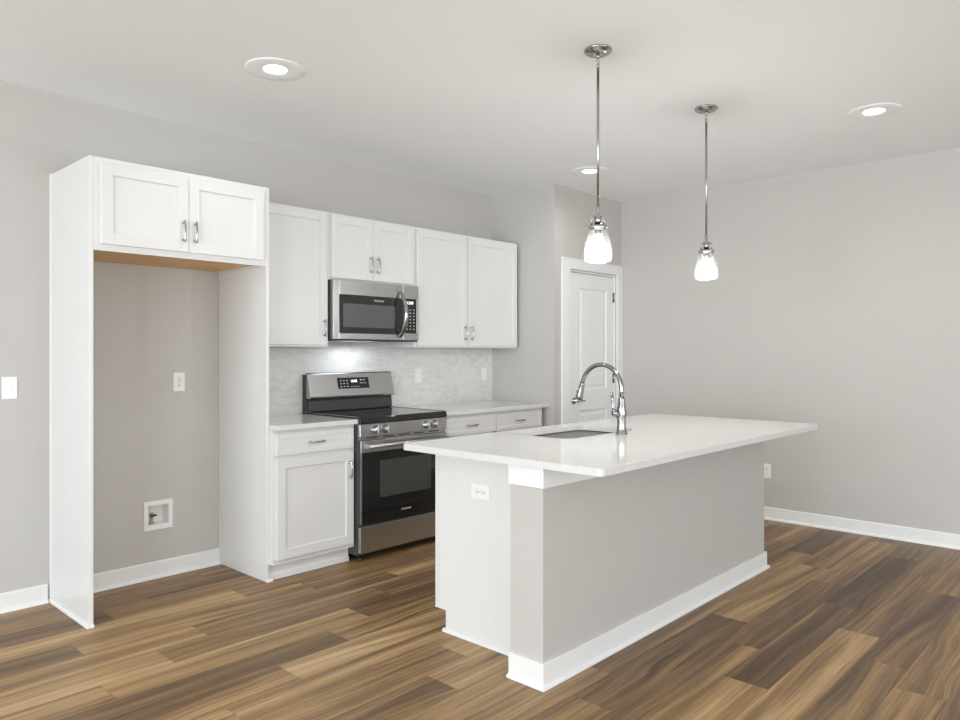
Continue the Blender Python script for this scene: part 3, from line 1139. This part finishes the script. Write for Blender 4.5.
# faucet
fx, fy = 1.985, -2.318
fc = thing('faucet', 'tall gooseneck pull-down faucet in brushed nickel beside the sink', 'faucet', (fx, fy, CZ1))
body = MB().lathe([(.0, 0.0005), (.031, .0005), (.031, .006), (.029, .010), (.0245, .030), (.0230, .060), (.0265, .095), (.0270, .115), (.0220, .150), (.0170, .185), (.0165, .192), (.0145, .193), (.0, .193)], (fx, fy, CZ1), seg=28)
mesh_obj('body', body, 'chrome', fc)
dirv = Vector((.04, 1, 0)).normalized()      # the spout reaches over the bowl
gz = CZ1 + .195
rad = .128
pts = [Vector((fx, fy, gz)), Vector((fx, fy, gz + .03))]
cz = 1.146
for i in range(0, 29):
    a = pi - (pi + R(-12)) * i / 28
    pts.append(Vector((fx, fy, cz)) + dirv * (rad + rad * cos(a)) + Vector((0, 0, rad * sin(a))))
pts2 = []
for p in pts:
    if not pts2 or (p - pts2[-1]).length > .004: pts2.append(p)
mesh_obj('spout', MB().tube([tuple(p) for p in pts2], .0122, 16), 'chrome', fc)
end = pts2[-1]
dn = (pts2[-1] - pts2[-2]).normalized()
sp = MB().lathe([(.0, 0), (.0145, 0), (.0155, .004), (.0150, .008), (.0165, .030), (.0205, .072), (.0215, .086), (.0190, .091), (.0, .091)], tuple(end), tuple(dn), 24)
so = mesh_obj('spray_head', sp, 'chrome', fc)
side = Vector((dirv.x, dirv.y, 0)) + Vector((0, 0, .25))
side.normalize()
bpos = end + dn * .055 + side * .017
mesh_obj('spray_button', MB().lathe([(.0, 0), (.008, 0), (.008, .006), (.005, .009), (.0, .009)], tuple(bpos), tuple(side), 14), 'charcoal', so)
# lever on the camera side
hb = Vector((fx - .024, fy + .004, CZ1 + .108))
hm = MB()
hm.lathe([(.0, -.008), (.015, -.008), (.017, .010), (.019, .024), (.016, .036), (.010, .041), (.0, .042)], tuple(hb), (-1, .25, .25), 20)
b2 = hb + Vector((-1, .25, .25)).normalized() * .030
hm.tube([tuple(b2), tuple(b2 + Vector((-.004, .006, .03))), tuple(b2 + Vector((-.004, .008, .065))), tuple(b2 + Vector((-.008, .010, .095)))], [.0085, .0062, .0068, .0088], 12)
hm.lathe([(.0, -.009), (.006, -.007), (.009, 0), (.006, .007), (.0, .009)], tuple(b2 + Vector((-.008, .010, .097))), (0, 0, 1), 14)
mesh_obj('handle', hm, 'chrome', fc)


# ------------------------------------------------------------------ plates on walls
def frame(o, u, n):
    """u: plate's width direction, n: outward normal; returns a mapper (a, b, c) -> world"""
    o, u, n = Vector(o), Vector(u), Vector(n)
    v = n.cross(u)
    return lambda a, b, c: o + u * a + v * b + n * c


def pbox(m, F, a0, a1, b0, b1, c0, c1, bev=0.0):
    k = MB().box(a0, a1, b0, b1, c0, c1, bev)
    for v in k.bm.verts:
        v.co = F(*v.co)
    bmesh.ops.recalc_face_normals(k.bm, faces=k.bm.faces[:])
    tmp = k.bm
    m._merge(tmp)
    return m


def plate_thing(name, label, cat, o, u, n, kind, w=.070, h=.115):
    F = frame(o, u, n)
    t = thing(name, label, cat, o)
    m = MB()
    pbox(m, F, -w / 2, w / 2, -h / 2, h / 2, .0004, .0055, .002)
    mesh_obj('cover_plate', m, 'plate', t)
    if kind == 'duplex':
        for s in (-1, 1):
            r = MB()
            pbox(r, F, -.0165, .0165, s * .0195 - .014, s * .0195 + .014, .0054, .0072, .0015)
            ro = mesh_obj('receptacle', r, 'plate', t)
            q = MB()
            pbox(q, F, -.0085, -.0060, s * .0195 - .001, s * .0195 + .008, .0070, .0075)
            pbox(q, F, .0060, .0085, s * .0195 - .001, s * .0195 + .007, .0070, .0075)
            pbox(q, F, -.0028, .0028, s * .0195 - .0100, s * .0195 - .0045, .0070, .0075)
            mesh_obj('slots', q, 'slot', ro)
        q = MB(); pbox(q, F, -.003, .003, -.003, .003, .0054, .0064, .001)
        mesh_obj('screw', q, 'nickel', t)
    elif kind == 'rocker':
        r = MB(); pbox(r, F, -.0165, .0165, -.033, .033, .0054, .0075, .002)
        mesh_obj('rocker', r, 'plate', t)
    elif kind == 'toggle':
        r = MB(); pbox(r, F, -.006, .006, -.013, .013, .0054, .0066, .0008)
        pbox(r, F, -.0042, .0042, -.001, .011, .0060, .0160, .0015)
        mesh_obj('toggle', r, 'plate', t)
        for s in (-1, 1):
            q = MB(); pbox(q, F, -.003, .003, s * .030 - .003, s * .030 + .003, .0054, .0064, .001)
            mesh_obj('screw', q, 'plate', t)
    return t


BKN, BKU = (0, -1, 0), (1, 0, 0)
plate_thing('light_switch', 'white light switch on the wall left of the tall panel', 'switch', (-.193, 0, 1.155), BKU, BKN, 'toggle')
plate_thing('wall_outlet', 'white outlet high on the wall inside the refrigerator recess', 'outlet', (.701, 0, 1.160), BKU, BKN, 'duplex')
plate_thing('wall_outlet', 'white outlet on the marble backsplash just right of the range', 'outlet', (2.648, -.0105, 1.156), BKU, BKN, 'rocker')
plate_thing('light_switch', 'white rocker switch on the marble backsplash near the pantry corner', 'switch', (3.426, -.0105, 1.151), BKU, BKN, 'rocker')
plate_thing('wall_outlet', 'white outlet low on the far right wall beyond the island', 'outlet', (XR, -2.055, .388), (0, -1, 0), (-1, 0, 0), 'duplex')
plate_thing('wall_outlet', 'sideways white outlet on the end panel of the island', 'outlet', (EX, -2.093, .700), (0, 0, 1), (-1, 0, 0), 'duplex')

# recessed refrigerator water box
wt = thing('water_supply_box', 'recessed white water supply box low in the refrigerator recess', 'water box', (.577, 0, .283))
m = MB()
fx0, fx1, fz0, fz1 = .490, .662, .285, .458
m.box(fx0, BX0 + .002, -.006, -.0005, fz0, fz1, .0015)
m.box(BX1 - .002, fx1, -.006, -.0005, fz0, fz1, .0015)
m.box(BX0 + .002, BX1 - .002, -.006, -.0005, fz0, BZ0 + .002, .0015)
m.box(BX0 + .002, BX1 - .002, -.006, -.0005, BZ1 - .002, fz1, .0015)
mesh_obj('rim', m, 'plate', wt)
m = MB()
e = .0015
m.box(BX0 + e, BX0 + .004, -.001, .080, BZ0 + e, BZ1 - e)
m.box(BX1 - .004, BX1 - e, -.001, .080, BZ0 + e, BZ1 - e)
m.box(BX0 + .004, BX1 - .004, -.001, .080, BZ0 + e, BZ0 + .004)
m.box(BX0 + .004, BX1 - .004, -.001, .080, BZ1 - .004, BZ1 - e)
m.box(BX0 + .004, BX1 - .004, .077, .080, BZ0 + .004, BZ1 - .004)
mesh_obj('box', m, 'plate', wt)
vx = .556
v = MB()
v.lathe([(.0, 0), (.013, 0), (.013, .006), (.008, .008), (.008, .040), (.011, .042), (.011, .062), (.006, .064), (.0, .064)], (vx, .045, BZ0 + .0045), seg=16)
v.lathe([(.0, 0), (.007, 0), (.007, .028), (.0, .028)], (vx, .045, BZ0 + .055), (0, -1, 0), 12)
vo = mesh_obj('valve', v, 'brass', wt)
mesh_obj('valve_handle', MB().box(vx - .018, vx + .018, .014, .019, BZ0 + .049, BZ0 + .061, .002), 'slot', vo)


# ------------------------------------------------------------------ ceiling lights
def spot_disk(name, loc, power, size, parent_rot=(0, 0, 0), color=(1, .985, .96), spread=150):
    d = bpy.data.lights.new(name, 'AREA')
    d.shape = 'DISK'
    d.size = size
    d.energy = power
    d.color = color
    d.spread = R(spread)
    o = bpy.data.objects.new(name, d)
    o.location = loc
    COL.objects.link(o)
    return o


dl = thing('downlight', 'x', 'ceiling light', (.65, -1.172, CEIL), 'recessed ceiling lights')
m = MB().lathe([(.0575, -.0022), (.076, -.0058), (.100, -.0066), (.136, -.0055), (.142, -.0035), (.143, -.0004), (.0, -.0004)], (.65, -1.172, CEIL), seg=48)
mesh_obj('trim_ring', m, 'ceiling', dl)
mesh_obj('lens', MB().lathe([(.0, -.0045), (.035, -.0041), (.0565, -.0028), (.0565, -.0024), (.0, -.0024)], (.65, -1.172, CEIL), seg=40), 'led', dl)
DOWN = [((.65, -1.172), 'round lit ceiling light above the refrigerator recess cabinet'),
        ((3.392, -1.156), 'round lit ceiling light nearest the pantry door'),
        ((3.357, -3.156), 'round lit ceiling light near the right wall, past both pendants')]
for i, ((x, y), lab) in enumerate(DOWN):
    o = dl if i == 0 else copy_tree(dl)
    o.location = (x, y, CEIL)
    o['label'] = lab
    spot_disk('downlight_lamp', (x, y, CEIL - .016), P_DOWN, .12)
# unseen ceiling lamps: first completes the grid, the rest added to even the light
for x, y in ((.65, -3.156), (.65, -5.6), (3.357, -5.6), (-2.4, -3.156), (-2.4, -5.6)):
    spot_disk('downlight_lamp', (x, y, CEIL - .016), P_DOWN, .12)

# pendants
px, py = 1.545, -2.467
pn = thing('pendant_light', 'x', 'pendant light', (px, py, CEIL), 'glass pendant lights over the island')
o = (px, py, CEIL)
mesh_obj('canopy', MB().lathe([(.0, -.0005), (.064, -.0005), (.0645, -.006), (.061, -.011), (.053, -.013), (.050, -.019), (.020, -.022), (.0, -.0225)], o, seg=40), 'nickel', pn)
m = MB().lathe([(.0, -.0225), (.007, -.0225), (.0095, -.030), (.007, -.038), (.0, -.040)], o, seg=20)
ring_pts = [(px + .0085 * cos(a), py, CEIL - .053 + .015 * sin(a)) for a in [2 * pi * i / 20 for i in range(21)]]
m.tube(ring_pts, .0022, 8, cap=False)
m.lathe([(.0, -.064), (.0055, -.066), (.0075, -.072), (.0075, -.082), (.0, -.082)], o, seg=16)
mesh_obj('swivel', m, 'nickel', pn)
ZS = 1.905                                   # top of the glass
H = CEIL - ZS
mesh_obj('rod', MB().tube([(px, py, CEIL - .080), (px, py, ZS + .105)], .0062, 14), 'nickel', pn)
m = MB()
m.lathe([(.0, .110), (.0085, .110), (.0095, .100), (.0095, .068), (.0165, .060), (.0165, .020), (.0, .020)], (px, py, ZS), seg=24)
for k in range(3):
    a = 2 * pi * k / 3 + .5
    c_, s_ = cos(a), sin(a)
    m.tube([(px + .008 * c_, py + .008 * s_, ZS + .060), (px + .027 * c_, py + .027 * s_, ZS + .060), (px + .032 * c_, py + .032 * s_, ZS + .055), (px + .034 * c_, py + .034 * s_, ZS + .010)], .0042, 10)
    m.lathe([(.0, 0), (.0055, .001), (.0055, .009), (.0, .010)], (px + .044 * c_, py + .044 * s_, ZS + .008), (c_, s_, 0), 10)
m.lathe([(.0445, .018), (.0455, .016), (.0455, .003), (.0440, .001), (.0, .001), (.0, .004), (.040, .004), (.042, .018)], (px, py, ZS), seg=36)
mesh_obj('shade_holder', m, 'nickel', pn)
prof = [(.0400, .000), (.0422, -.008), (.0485, -.026), (.0556, -.050), (.0612, -.078), (.0642, -.100), (.0645, -.114), (.0626, -.131), (.0592, -.143), (.0582, -.146)]
inn = [(r - .0028, z) for r, z in prof[::-1]]
mesh_obj('glass_shade', MB().lathe(prof + inn + [prof[0]], (px, py, ZS), seg=48), 'glass', pn)
mesh_obj('bulb', MB().lathe([(.0, -.118), (.012, -.1165), (.023, -.108), (.0285, -.094), (.0285, -.080), (.024, -.062), (.0165, -.046), (.0135, -.032), (.0, -.032)], (px, py, ZS), seg=28), 'bulb', pn)
mesh_obj('socket', MB().lathe([(.0, .0008), (.016, .0008), (.016, -.031), (.0, -.0315)], (px, py, ZS), seg=20), 'nickel', pn)
PEND = [((px, py), 'glass pendant light nearer the range, hanging above the sink end of the island'),
        ((2.640, -2.470), 'glass pendant light over the end of the island nearest the right wall')]
for i, ((x, y), lab) in enumerate(PEND):
    q = pn if i == 0 else copy_tree(pn)
    q.location = (x, y, CEIL)
    q['label'] = lab
    d = bpy.data.lights.new('pendant_bulb_lamp', 'POINT')
    d.energy = P_PEND
    d.shadow_soft_size = .03
    d.color = (1, .975, .94)
    b = bpy.data.objects.new('pendant_bulb_lamp', d)
    b.location = (x, y, ZS - .135)
    COL.objects.link(b)
